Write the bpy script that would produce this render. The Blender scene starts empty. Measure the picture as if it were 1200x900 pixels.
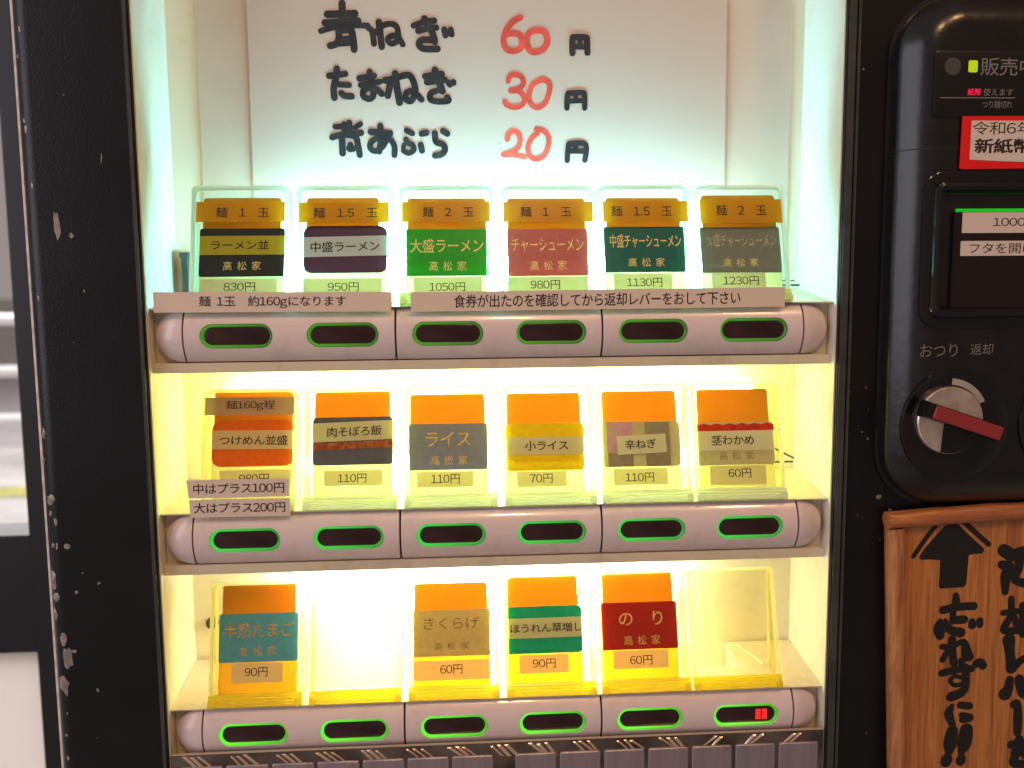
import bpy, bmesh, math, random
from mathutils import Vector, Matrix, noise as mnoise
random.seed(7)
S = bpy.context.scene
COL = S.collection
MM = 0.001
R = math.radians

# ------------------------------------------------------------------ camera
cam = bpy.data.cameras.new('camera'); cam_ob = bpy.data.objects.new('camera', cam); COL.objects.link(cam_ob)
cam_ob.location = (-0.0213, -0.4312, 0.0230)
cam_ob.rotation_euler = (R(83.68), R(0.52), R(-3.63))
cam.sensor_width = 36; cam.lens = 31.5; cam.clip_start = 0.01; cam.clip_end = 200
cam.dof.use_dof = True; cam.dof.focus_distance = 0.44; cam.dof.aperture_fstop = 9
S.camera = cam_ob

# ------------------------------------------------------------------ world, lamps, exposure
W = bpy.data.worlds.new('World'); S.world = W; W.use_nodes = True
nt = W.node_tree; bg = nt.nodes['Background']
tc = nt.nodes.new('ShaderNodeTexCoord'); sx = nt.nodes.new('ShaderNodeSeparateXYZ')
cr = nt.nodes.new('ShaderNodeValToRGB'); mp = nt.nodes.new('ShaderNodeMapRange')
nt.links.new(tc.outputs['Generated'], sx.inputs[0]); nt.links.new(sx.outputs['X'], mp.inputs['Value'])
mp.inputs['From Min'].default_value = -1; mp.inputs['From Max'].default_value = 1
cr.color_ramp.elements[0].color = (0.64, 0.555, 0.55, 1); cr.color_ramp.elements[1].color = (0.34, 0.245, 0.20, 1)
cr.color_ramp.elements[0].position = 0.1; cr.color_ramp.elements[1].position = 0.75
nt.links.new(mp.outputs[0], cr.inputs[0]); nt.links.new(cr.outputs[0], bg.inputs['Color'])
bg.inputs['Strength'].default_value = 0.53

def area(name, loc, target, size, energy, color, size_y=None, shape='RECTANGLE'):
    l = bpy.data.lights.new(name, 'AREA'); l.shape = shape; l.size = size
    if shape in ('RECTANGLE', 'ELLIPSE'): l.size_y = size_y or size
    l.energy = energy; l.color = color
    o = bpy.data.objects.new(name, l); COL.objects.link(o); o.location = loc
    o.rotation_euler = (Vector(target) - Vector(loc)).to_track_quat('-Z', 'Y').to_euler()
    return o
area('window_daylight', (-1.35, -0.75, 0.35), (0, 0, 0), 0.9, 9.0, (0.88, 0.87, 1.0), 1.3)
area('ceiling_lamp', (0.55, -0.75, 1.05), (0.1, 0, 0), 0.10, 4.0, (1.0, 0.56, 0.24), 0.10, 'DISK')
area('ceiling_lamp', (0.10, -1.10, 1.15), (0.0, 0, 0), 0.10, 5.5, (1.0, 0.60, 0.30), 0.10, 'DISK')
area('street_daylight', (-2.6, 6.0, 3.4), (-2.4, 5.0, -1.25), 5.0, 620.0, (1.0, 0.98, 0.97))

S.view_settings.view_transform = 'Standard'; S.view_settings.look = 'None'
S.view_settings.exposure = 0.0; S.view_settings.gamma = 1.0
S.view_settings.use_curve_mapping = False
S.render.engine = 'CYCLES'
S.cycles.max_bounces = 10; S.cycles.transparent_max_bounces = 16; S.cycles.use_denoising = True
S.cycles.sample_clamp_indirect = 6.0

# ------------------------------------------------------------------ materials
MATS = {}
def mat(name, col, rough=0.5, metal=0.0, spec=0.5, trans=0.0, clear=0.0, emis=None, var=0.0, vscale=60.0,
        bump=0.0, bscale=300.0, dirt=None, dirt_amt=0.5, dscale=30.0, tcol=None, coat=0.0, stretch=None):
    m = bpy.data.materials.new(name); m.use_nodes = True; n = m.node_tree.nodes; L = m.node_tree.links
    p = n['Principled BSDF']; out = n['Material Output']
    p.inputs['Base Color'].default_value = (*col, 1); p.inputs['Roughness'].default_value = rough
    p.inputs['Metallic'].default_value = metal; p.inputs['Specular IOR Level'].default_value = spec
    p.inputs['Coat Weight'].default_value = coat
    tx = n.new('ShaderNodeTexCoord'); src = tx.outputs['Object']
    if stretch:
        mpn = n.new('ShaderNodeMapping'); mpn.inputs['Scale'].default_value = stretch
        L.new(src, mpn.inputs[0]); src = mpn.outputs[0]
    csock = None
    if var:
        nz = n.new('ShaderNodeTexNoise'); nz.inputs['Scale'].default_value = vscale; nz.inputs['Detail'].default_value = 5
        L.new(src, nz.inputs['Vector'])
        mr = n.new('ShaderNodeMapRange'); mr.inputs['From Min'].default_value = .3; mr.inputs['From Max'].default_value = .7
        mr.inputs['To Min'].default_value = 1 - var; mr.inputs['To Max'].default_value = 1 + var
        L.new(nz.outputs[0], mr.inputs[0])
        mx = n.new('ShaderNodeMix'); mx.data_type = 'RGBA'; mx.blend_type = 'MULTIPLY'; mx.inputs[0].default_value = 1
        mx.inputs[6].default_value = (*col, 1); L.new(mr.outputs[0], mx.inputs[7]); csock = mx.outputs[2]
    if dirt:
        nz = n.new('ShaderNodeTexNoise'); nz.inputs['Scale'].default_value = dscale; nz.inputs['Detail'].default_value = 8; nz.inputs['Roughness'].default_value = .7
        L.new(src, nz.inputs['Vector'])
        mr = n.new('ShaderNodeMapRange'); mr.inputs['From Min'].default_value = .52; mr.inputs['From Max'].default_value = .74
        mr.inputs['To Min'].default_value = 0; mr.inputs['To Max'].default_value = dirt_amt
        L.new(nz.outputs[0], mr.inputs[0])
        mx = n.new('ShaderNodeMix'); mx.data_type = 'RGBA'
        L.new(mr.outputs[0], mx.inputs[0])
        if csock: L.new(csock, mx.inputs[6])
        else: mx.inputs[6].default_value = (*col, 1)
        mx.inputs[7].default_value = (*dirt, 1); csock = mx.outputs[2]
    if csock: L.new(csock, p.inputs['Base Color'])
    if bump:
        nz = n.new('ShaderNodeTexNoise'); nz.inputs['Scale'].default_value = bscale; nz.inputs['Detail'].default_value = 3
        L.new(src, nz.inputs['Vector'])
        b = n.new('ShaderNodeBump'); b.inputs['Strength'].default_value = bump; b.inputs['Distance'].default_value = 0.0004
        L.new(nz.outputs[0], b.inputs['Height']); L.new(b.outputs[0], p.inputs['Normal'])
    if emis:
        p.inputs['Emission Color'].default_value = (*emis[0], 1); p.inputs['Emission Strength'].default_value = emis[1]
    cur = p.outputs[0]
    if trans:
        t = n.new('ShaderNodeBsdfTranslucent'); t.inputs[0].default_value = (*(tcol or col), 1)
        ms = n.new('ShaderNodeMixShader'); ms.inputs[0].default_value = trans
        L.new(cur, ms.inputs[1]); L.new(t.outputs[0], ms.inputs[2]); cur = ms.outputs[0]
    if clear:
        t = n.new('ShaderNodeBsdfTransparent'); t.inputs[0].default_value = (*(tcol or (1, 1, 1)), 1)
        ms = n.new('ShaderNodeMixShader'); ms.inputs[0].default_value = clear
        L.new(cur, ms.inputs[1]); L.new(t.outputs[0], ms.inputs[2]); cur = ms.outputs[0]
    L.new(cur, out.inputs[0]); MATS[name] = m
    return m
mat('black_paint', (.0062, .0058, .0075), .33, spec=.32, bump=.25, bscale=900, var=.35, vscale=25)
mat('black_edge_paint', (.012, .0125, .016), .36, spec=.5, bump=.9, bscale=420, var=.3)
mat('housing_plastic', (.0080, .0074, .0078), .25, spec=.5, bump=.35, bscale=170, var=.3, vscale=90)
mat('housing_gloss', (.006, .006, .0065), .14, spec=.5)
mat('panel_smoke', (.010, .009, .009), .22, spec=.4)
mat('flap_smoke', (.013, .006, .006), .16, spec=.5)
mat('bare_metal', (.30, .255, .22), .45, metal=.3, var=.3, vscale=300)
mat('edge_bare', (.85, .74, .66), .5, var=.25, vscale=200)
mat('rubber_trim', (.045, .047, .045), .35, var=.25, vscale=80)
mat('niche_white', (.80, .74, .60), .42, dirt=(.32, .30, .24), dirt_amt=.35, dscale=22)
mat('niche_panel', (.615, .475, .39), .5, var=.03)
mat('shelf_white', (.68, .60, .44), .38, dirt=(.30, .26, .17), dirt_amt=.5, dscale=45)
mat('bar_white', (.76, .63, .63), .24, coat=.35, spec=.45, var=.03, vscale=40, dirt=(.35, .29, .26), dirt_amt=.22, dscale=60)
mat('bar_core', (.01, .008, .008), .6)
mat('window_smoke', (.036, .013, .014), .18, spec=.5, var=.5, vscale=60)
mat('ring_row_one', (.06, .14, .03), .3, emis=((.08, .55, .02), .28))
mat('ring_row_two', (.05, .17, .04), .3, emis=((.03, .68, .06), .58))
mat('ring_row_three', (.07, .2, .03), .3, emis=((.09, .80, .02), .80))
for m in ('ring_row_one', 'ring_row_two', 'ring_row_three'):
    n = MATS[m].node_tree.nodes; L = MATS[m].node_tree.links; p = n['Principled BSDF']
    tx = n.new('ShaderNodeTexCoord'); sp_ = n.new('ShaderNodeSeparateXYZ'); mr = n.new('ShaderNodeMapRange'); k = p.inputs['Emission Strength'].default_value
    L.new(tx.outputs['Object'], sp_.inputs[0]); L.new(sp_.outputs['X'], mr.inputs['Value'])
    mr.inputs['From Min'].default_value = -.017; mr.inputs['From Max'].default_value = .017
    mr.inputs['To Min'].default_value = k * 1.5; mr.inputs['To Max'].default_value = k * .55
    L.new(mr.outputs[0], p.inputs['Emission Strength'])
mat('red_led', (.2, .0, .0), .4, emis=((1.0, .02, .02), 1.1))
mat('red_led_dim', (.1, .0, .0), .4, emis=((1.0, .02, .02), .05))
mat('red_glow_text', (.2, .0, .02), .4, emis=((1.0, .01, .06), .9))
mat('green_led', (.2, .3, .0), .4, emis=((.42, .55, .0), .85))
mat('green_strip', (.0, .2, .01), .3, emis=((.0, .55, .01), .75))
mat('print_grey', (.20, .19, .185), .6)
mat('print_worn', (.26, .25, .24), .6, clear=.35)
mat('sensor_grey', (.06, .055, .06), .5)
mat('tube_row_one', (1, 1, 1), emis=((.25, .78, 1.0), 70))
mat('tube_row_two', (1, 1, 1), emis=((.90, 1.0, .36), 12))
mat('tube_row_two_low', (1, 1, 1), emis=((.50, 1.0, .84), 30))
mat('tube_row_three', (1, 1, 1), emis=((.90, 1.0, .74), 19))
mat('dark_clip', (.03, .045, .045), .5)
mat('acrylic_row_one', (.02, .02, .02), .06, spec=.5, clear=.965, tcol=(.95, 1.0, .97))
mat('acrylic_row_two', (.02, .02, .02), .06, spec=.5, clear=.965, tcol=(1.0, .99, .86))
mat('acrylic_row_three', (.02, .02, .02), .06, spec=.5, clear=.965, tcol=(1.0, .98, .84))
mat('acrylic_edge_row_one', (.75, .9, .8), .2, trans=.65, tcol=(.92, 1.0, .95), clear=.0)
mat('acrylic_edge_row_two', (.94, .95, .74), .15, trans=.72, tcol=(1.0, 1.0, .72), clear=.0)
mat('acrylic_edge_row_three', (.96, .94, .70), .15, trans=.74, tcol=(1.0, 1.0, .66), clear=.1)
mat('ledge_row_one', (.80, .85, .45), .2, trans=.5, tcol=(.95, 1.0, .6))
mat('ledge_row_two', (.88, .92, .72), .15, trans=.55, tcol=(.93, 1.0, .80))
mat('ledge_row_three', (.88, .74, .08), .2, trans=.6, tcol=(1.0, .90, .14))
mat('backing_orange', (.95, .56, .05), .25, trans=.5, tcol=(.50, .170, .008))
mat('backing_row_one', (.82, .76, .44), .4, trans=.5, tcol=(1.0, .94, .62))
mat('backing_row_two', (.85, .83, .52), .4, trans=.5, tcol=(.95, .92, .66))
mat('backing_row_three', (.88, .58, .08), .4, trans=.5, tcol=(1.0, .72, .12))
mat('blank_card', (.88, .87, .80), .5, trans=.7, tcol=(1, .99, .93))
mat('gold', (.88, .64, .25), .4, metal=.3, var=.3, vscale=400)
mat('faint_light', (.66, .57, .40), .45, metal=.2, clear=.2, var=.4, vscale=500)
mat('faint', (.36, .28, .14), .5, metal=.3, clear=.35, var=.4, vscale=500)
mat('orange_gold', (.80, .44, .17), .4, metal=.35, clear=.12, var=.4, vscale=500)
mat('ink', (.014, .011, .010), .6)
for nm, c in dict(black=(.035, .032, .030), purple=(.13, .05, .115), green=(.003, .46, .014), rose=(.74, .15, .15),
        bottle=(.008, .155, .125), olive=(.28, .26, .215), orange=(.90, .17, .008), navy=(.14, .135, .27),
        slate=(.30, .33, .58), yellow=(.97, .74, .004), khaki=(.68, .63, .48), steel=(.11, .45, .85),
        gold_card=(.70, .57, .31), teal=(.010, .44, .37), red=(.48, .024, .022)).items():
    mat('card_' + nm, c, .26, coat=.3, trans=.20, var=.09, vscale=500)
mat('amber_film', (.66, .41, .012), .25, trans=.45, tcol=(.9, .55, .02), clear=.12)
mat('tan_film', (.50, .36, .18), .3, trans=.35, clear=.18)
for nm, c in dict(yellow_paper=(.72, .54, .02), grey_paper=(.84, .85, .85), tan_paper=(.86, .69, .50), cream_paper=(.87, .82, .66),
        pale_paper=(.87, .85, .70), white_paper=(.91, .90, .86), lilac_photo=(.64, .36, .66), grey_photo=(.33, .28, .28),
        price_paper=(.90, .83, .64)).items():
    mat(nm, c, .55, trans=.40 if nm == 'price_paper' else .12 if 'photo' in nm else .36, var=.12 if 'photo' in nm else .03, vscale=350 if 'photo' in nm else 60)
mat('food_photo', (.34, .075, .03), .4, var=.6, vscale=420, dirt=(.6, .40, .25), dirt_amt=.6, dscale=260)
mat('red_photo', (.55, .022, .012), .4, var=.35, vscale=400)
mat('label_paper', (.80, .655, .545), .55, trans=.06, var=.02)
mat('sheet_paper', (.60, .46, .385), .5, var=.02, vscale=12)
mat('sign_ink', (.006, .005, .005), .6, var=.3, vscale=200)
mat('marker_black', (.016, .018, .022), .5, var=.7, vscale=260)
mat('marker_red', (.80, .085, .060), .5, var=.22, vscale=150)
mat('sticker_red', (.80, .006, .008), .4)
mat('sticker_white', (.66, .58, .53), .5)
mat('key_metal', (.33, .28, .31), .36, metal=.45, var=.16, vscale=260, stretch=(1, 1, .05), bump=.15, bscale=500)
mat('tread_plate', (.20, .165, .14), .26, metal=.8, var=.5, vscale=60)
mat('tread_lozenge', (.80, .62, .45), .3, metal=.6)
mat('knob_metal', (.88, .74, .62), .33, metal=.9, var=.2, vscale=200, bump=.4, bscale=160)
mat('lever_red', (.30, .030, .032), .32, var=.1)
mat('arc_print', (.36, .34, .33), .5)
mat('door_black', (.010, .010, .012), .4)
mat('door_panel', (.90, .84, .81), .5, trans=.8, tcol=(.98, .92, .88))
mat('glass', (.8, .85, .85), .03, clear=.92)
mat('asphalt', (.30, .28, .285), .8, var=.2, vscale=8)
mat('paving', (.42, .40, .39), .8, var=.15, vscale=6)
mat('tactile_yellow', (.36, .34, .07), .7, var=.5, vscale=20)
mat('rail_white', (.82, .83, .84), .4)
mat('cabinet', (.02, .02, .022), .5)

def wood(name, c1, c2, along, scale):
    m = bpy.data.materials.new(name); m.use_nodes = True; n = m.node_tree.nodes; L = m.node_tree.links
    p = n['Principled BSDF']; tx = n.new('ShaderNodeTexCoord'); mpn = n.new('ShaderNodeMapping')
    mpn.inputs['Scale'].default_value = along; L.new(tx.outputs['Object'], mpn.inputs[0])
    nz = n.new('ShaderNodeTexNoise'); nz.inputs['Scale'].default_value = scale; nz.inputs['Detail'].default_value = 9; nz.inputs['Roughness'].default_value = .68
    nz.inputs['Distortion'].default_value = .8
    L.new(mpn.outputs[0], nz.inputs['Vector'])
    r = n.new('ShaderNodeValToRGB'); L.new(nz.outputs[0], r.inputs[0])
    r.color_ramp.elements[0].color = (*c1, 1); r.color_ramp.elements[1].color = (*c2, 1)
    r.color_ramp.elements[0].position = .32; r.color_ramp.elements[1].position = .68
    L.new(r.outputs[0], p.inputs['Base Color']); p.inputs['Roughness'].default_value = .42
    b = n.new('ShaderNodeBump'); b.inputs['Strength'].default_value = .25; b.inputs['Distance'].default_value = .0005
    L.new(nz.outputs[0], b.inputs['Height']); L.new(b.outputs[0], p.inputs['Normal'])
    MATS[name] = m
wood('wood_board', (.26, .085, .018), (.62, .245, .068), (1, 1, .045), 420)
wood('wood_frame', (.24, .068, .02), (.60, .26, .10), (1, 1, .12), 260)
wood('wood_frame_top', (.24, .055, .016), (.58, .22, .075), (.12, 1, 1), 260)

# ------------------------------------------------------------------ mesh helpers (millimetres in, metres out)
class MB:
    def __init__(s): s.v = []; s.f = []; s.m = []
    def add(s, vs, fs, mi=0):
        o = len(s.v); s.v += [tuple(v) for v in vs]; s.f += [tuple(i + o for i in f) for f in fs]; s.m += [mi] * len(fs)
    def box(s, x0, y0, z0, x1, y1, z1, mi=0):
        s.add([(x0, y0, z0), (x1, y0, z0), (x1, y1, z0), (x0, y1, z0), (x0, y0, z1), (x1, y0, z1), (x1, y1, z1), (x0, y1, z1)],
              [(0, 3, 2, 1), (4, 5, 6, 7), (0, 1, 5, 4), (1, 2, 6, 5), (2, 3, 7, 6), (3, 0, 4, 7)], mi)
    def prism(s, pts, axis, a, b, mi=0):
        """closed polygon pts swept along an axis from a to b; pts are the two other coordinates in xyz order"""
        def P(p, t):
            return (t, p[0], p[1]) if axis == 0 else (p[0], t, p[1]) if axis == 1 else (p[0], p[1], t)
        n = len(pts)
        s.add([P(p, a) for p in pts] + [P(p, b) for p in pts],
              [tuple(range(n))[::-1], tuple(range(n, 2 * n))] + [(i, (i + 1) % n, n + (i + 1) % n, n + i) for i in range(n)], mi)
    def loops(s, ls, cap0=False, cap1=False, closed=True, mi=0):
        n = len(ls[0]); vs = [p for l in ls for p in l]; fs = []
        for k in range(len(ls) - 1):
            for i in range(n if closed else n - 1):
                j = (i + 1) % n
                fs.append((k * n + i, k * n + j, (k + 1) * n + j, (k + 1) * n + i))
        if cap0: fs.append(tuple(range(n))[::-1])
        if cap1: fs.append(tuple(range((len(ls) - 1) * n, len(ls) * n)))
        s.add(vs, fs, mi)
    def tube(s, pts, r, seg=10, mi=0):
        pts = [Vector(p) for p in pts]; ls = []
        for i, p in enumerate(pts):
            d = (pts[min(i + 1, len(pts) - 1)] - pts[max(i - 1, 0)]).normalized()
            u = d.cross(Vector((0, 0, 1)) if abs(d.z) < .9 else Vector((1, 0, 0))).normalized(); w = d.cross(u)
            rr = r[i] if isinstance(r, (list, tuple)) else r
            ls.append([p + (u * math.cos(2 * math.pi * k / seg) + w * math.sin(2 * math.pi * k / seg)) * rr for k in range(seg)])
        s.loops(ls, True, True, mi=mi)

def rootloc(o):
    while o.parent: o = o.parent
    return Vector(o.location)
def obj(name, mb, mats, parent=None, origin=None, smooth=30, local=False, fix=True):
    """one mesh object from an MB; vertices in world mm unless local (already in the parent's frame)"""
    me = bpy.data.meshes.new(name)
    if parent is not None: off = Vector((0, 0, 0)) if local else rootloc(parent) / MM
    else: off = Vector(origin) if origin is not None else Vector((0, 0, 0))
    me.from_pydata([tuple((Vector(v) - off) * MM) for v in mb.v], [], mb.f)
    for m in (mats if isinstance(mats, (list, tuple)) else [mats]): me.materials.append(MATS[m])
    for p, i in zip(me.polygons, mb.m): p.material_index = i
    if fix:
        bm = bmesh.new(); bm.from_mesh(me); bmesh.ops.recalc_face_normals(bm, faces=bm.faces); bm.to_mesh(me); bm.free()
    if smooth:
        for p in me.polygons: p.use_smooth = True
        me.set_sharp_from_angle(angle=R(smooth))
    me.update()
    o = bpy.data.objects.new(name, me); COL.objects.link(o)
    if parent is not None: o.parent = parent
    else: o.location = off * MM
    return o
def thing(name, label, cat, loc=(0, 0, 0), rot=(0, 0, 0), group=None):
    o = bpy.data.objects.new(name, None); COL.objects.link(o); o.empty_display_size = .01
    o.location = Vector(loc) * MM; o.rotation_euler = rot
    return tag(o, label, cat, group)
def tag(o, label, cat, group=None):
    o['label'] = label; o['category'] = cat
    if group: o['group'] = group
    return o
def kids(o): return [c for c in bpy.data.objects if c.parent == o]
def dup(o, parent=None):
    c = o.copy(); COL.objects.link(c)
    if parent is not None: c.parent = parent
    for ch in kids(o): dup(ch, c)
    return c

# lettering: font curve -> flat mesh stretched onto a quad
FONT_CACHE = {}
def glyph(ch):
    if ch not in FONT_CACHE:
        c = bpy.data.curves.new('t', 'FONT'); c.body = ch; c.size = 1; c.resolution_u = 3; c.fill_mode = 'FRONT'
        o = bpy.data.objects.new('t', c); COL.objects.link(o)
        dg = bpy.context.evaluated_depsgraph_get(); dg.update()
        me = bpy.data.meshes.new_from_object(o.evaluated_get(dg))
        FONT_CACHE[ch] = ([(v.co.x, v.co.y) for v in me.vertices], [tuple(p.vertices) for p in me.polygons])
        bpy.data.objects.remove(o); bpy.data.curves.remove(c); bpy.data.meshes.remove(me)
    return FONT_CACHE[ch]
EM = None
def glyphs(s, bold):
    """normalised (0..1) vertices with a layer number, and faces"""
    global EM
    if EM is None:
        xs = [v[0] for v in glyph('国')[0]]; EM = (max(xs) - min(xs)) / .86
    pen = 0; V = []; F = []
    for ch in s:
        if ch in ' \u3000': pen += (.5 if ch == ' ' else 1.0) * EM; continue
        half = ch.isdigit() or ch == 'g'
        vs, fs = glyph(chr(ord(ch) + 0xFEE0) if half else ch)
        off = 0; adv = EM
        if half:
            x0 = min(v[0] for v in vs); x1 = max(v[0] for v in vs); adv = .58 * EM; off = (adv - (x0 + x1)) / 2
        elif ch == '.':
            vs = [(0, 0), (.11 * EM, 0), (.11 * EM, .11 * EM), (0, .11 * EM)]; fs = [(0, 1, 2, 3)]; adv = .3 * EM; off = .08 * EM
        shifts = [(0, 0)] if not bold else [(-bold, 0), (bold, 0), (0, bold * .8), (0, -bold * .8)]
        for k, (dx, dy) in enumerate(shifts):
            o = len(V); V += [(x + pen + off + dx * EM, y + dy * EM, k) for x, y in vs]; F += [tuple(q + o for q in f) for f in fs]
        pen += adv
    x0 = min(v[0] for v in V); x1 = max(v[0] for v in V); y0 = min(v[1] for v in V); y1 = max(v[1] for v in V)
    return [((x - x0) / (x1 - x0), (y - y0) / (y1 - y0), k) for x, y, k in V], F
def lettering(s, quad, y, m, parent, bold=.0, local=False, name='lettering', origin=None, clip_x=None):
    """quad = bl, br, tr, tl in (x, z)"""
    vs, fs = glyphs(s, bold); mb = MB(); pts = []
    for a, b, k in vs:
        w = ((1 - a) * (1 - b), a * (1 - b), a * b, (1 - a) * b)
        pts.append((sum(w[i] * quad[i][0] for i in range(4)), y - .012 * k, sum(w[i] * quad[i][1] for i in range(4))))
    mb.add(pts, fs)
    return obj(name, mb, m, parent, origin, smooth=0, local=local, fix=False)
def rq(r): return [(r[0], r[1]), (r[2], r[1]), (r[2], r[3]), (r[0], r[3])]
def rrect(x0, z0, x1, z1, r, n=5):
    out = []
    for cx, cz, a0 in ((x1 - r, z0 + r, -90), (x1 - r, z1 - r, 0), (x0 + r, z1 - r, 90), (x0 + r, z0 + r, 180)):
        for k in range(n + 1):
            a = R(a0 + 90 * k / n); out.append((cx + r * math.cos(a), cz + r * math.sin(a)))
    return out
def catmull(pts, n=7):
    if len(pts) < 3: return [tuple(p) for p in pts]
    P = [pts[0]] + list(pts) + [pts[-1]]; out = []
    for i in range(1, len(P) - 2):
        for k in range(n):
            t = k / n
            out.append(tuple(.5 * (2 * P[i][d] + (P[i + 1][d] - P[i - 1][d]) * t + (2 * P[i - 1][d] - 5 * P[i][d] + 4 * P[i + 1][d] - P[i + 2][d]) * t * t
                       + (3 * P[i][d] - P[i - 1][d] - 3 * P[i + 1][d] + P[i + 2][d]) * t ** 3) for d in range(len(pts[0]))))
    out.append(tuple(pts[-1])); return out
def strokes(mb, lst, y0, dy=.004, wk=1.0):
    """round-nibbed pen strokes as flat ribbons, each a hair above the one before"""
    for si, (w, pts) in enumerate(lst):
        ws = list(w) if isinstance(w, (tuple, list)) else [w] * len(pts)
        q = catmull([(p[0], p[1], a * wk) for p, a in zip(pts, ws)])
        base = y0 - si * dy
        for i in range(len(q) - 1):
            x, z, wa = q[i]; x2, z2, wb = q[i + 1]
            d = math.hypot(x2 - x, z2 - z) or 1e-6; nx, nz = -(z2 - z) / d, (x2 - x) / d
            yy = base - dy * .8 * i / len(q)
            mb.add([(x + nx * wa / 2, yy, z + nz * wa / 2), (x - nx * wa / 2, yy, z - nz * wa / 2), (x2 - nx * wb / 2, yy, z2 - nz * wb / 2), (x2 + nx * wb / 2, yy, z2 + nz * wb / 2)], [(0, 1, 2, 3)])
            jr = random.uniform(.96, 1.05)
            disc = [(x2 + wb / 2 * jr * math.cos(a), yy - dy * .1, z2 + wb / 2 * jr * math.sin(a)) for a in [2 * math.pi * k / 14 for k in range(14)]]
            mb.add(disc, [tuple(range(14))])
            if i == 0:
                disc = [(x + wa / 2 * math.cos(a), yy - dy * .05, z + wa / 2 * math.sin(a)) for a in [2 * math.pi * k / 14 for k in range(14)]]
                mb.add(disc, [tuple(range(14))])

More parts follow.
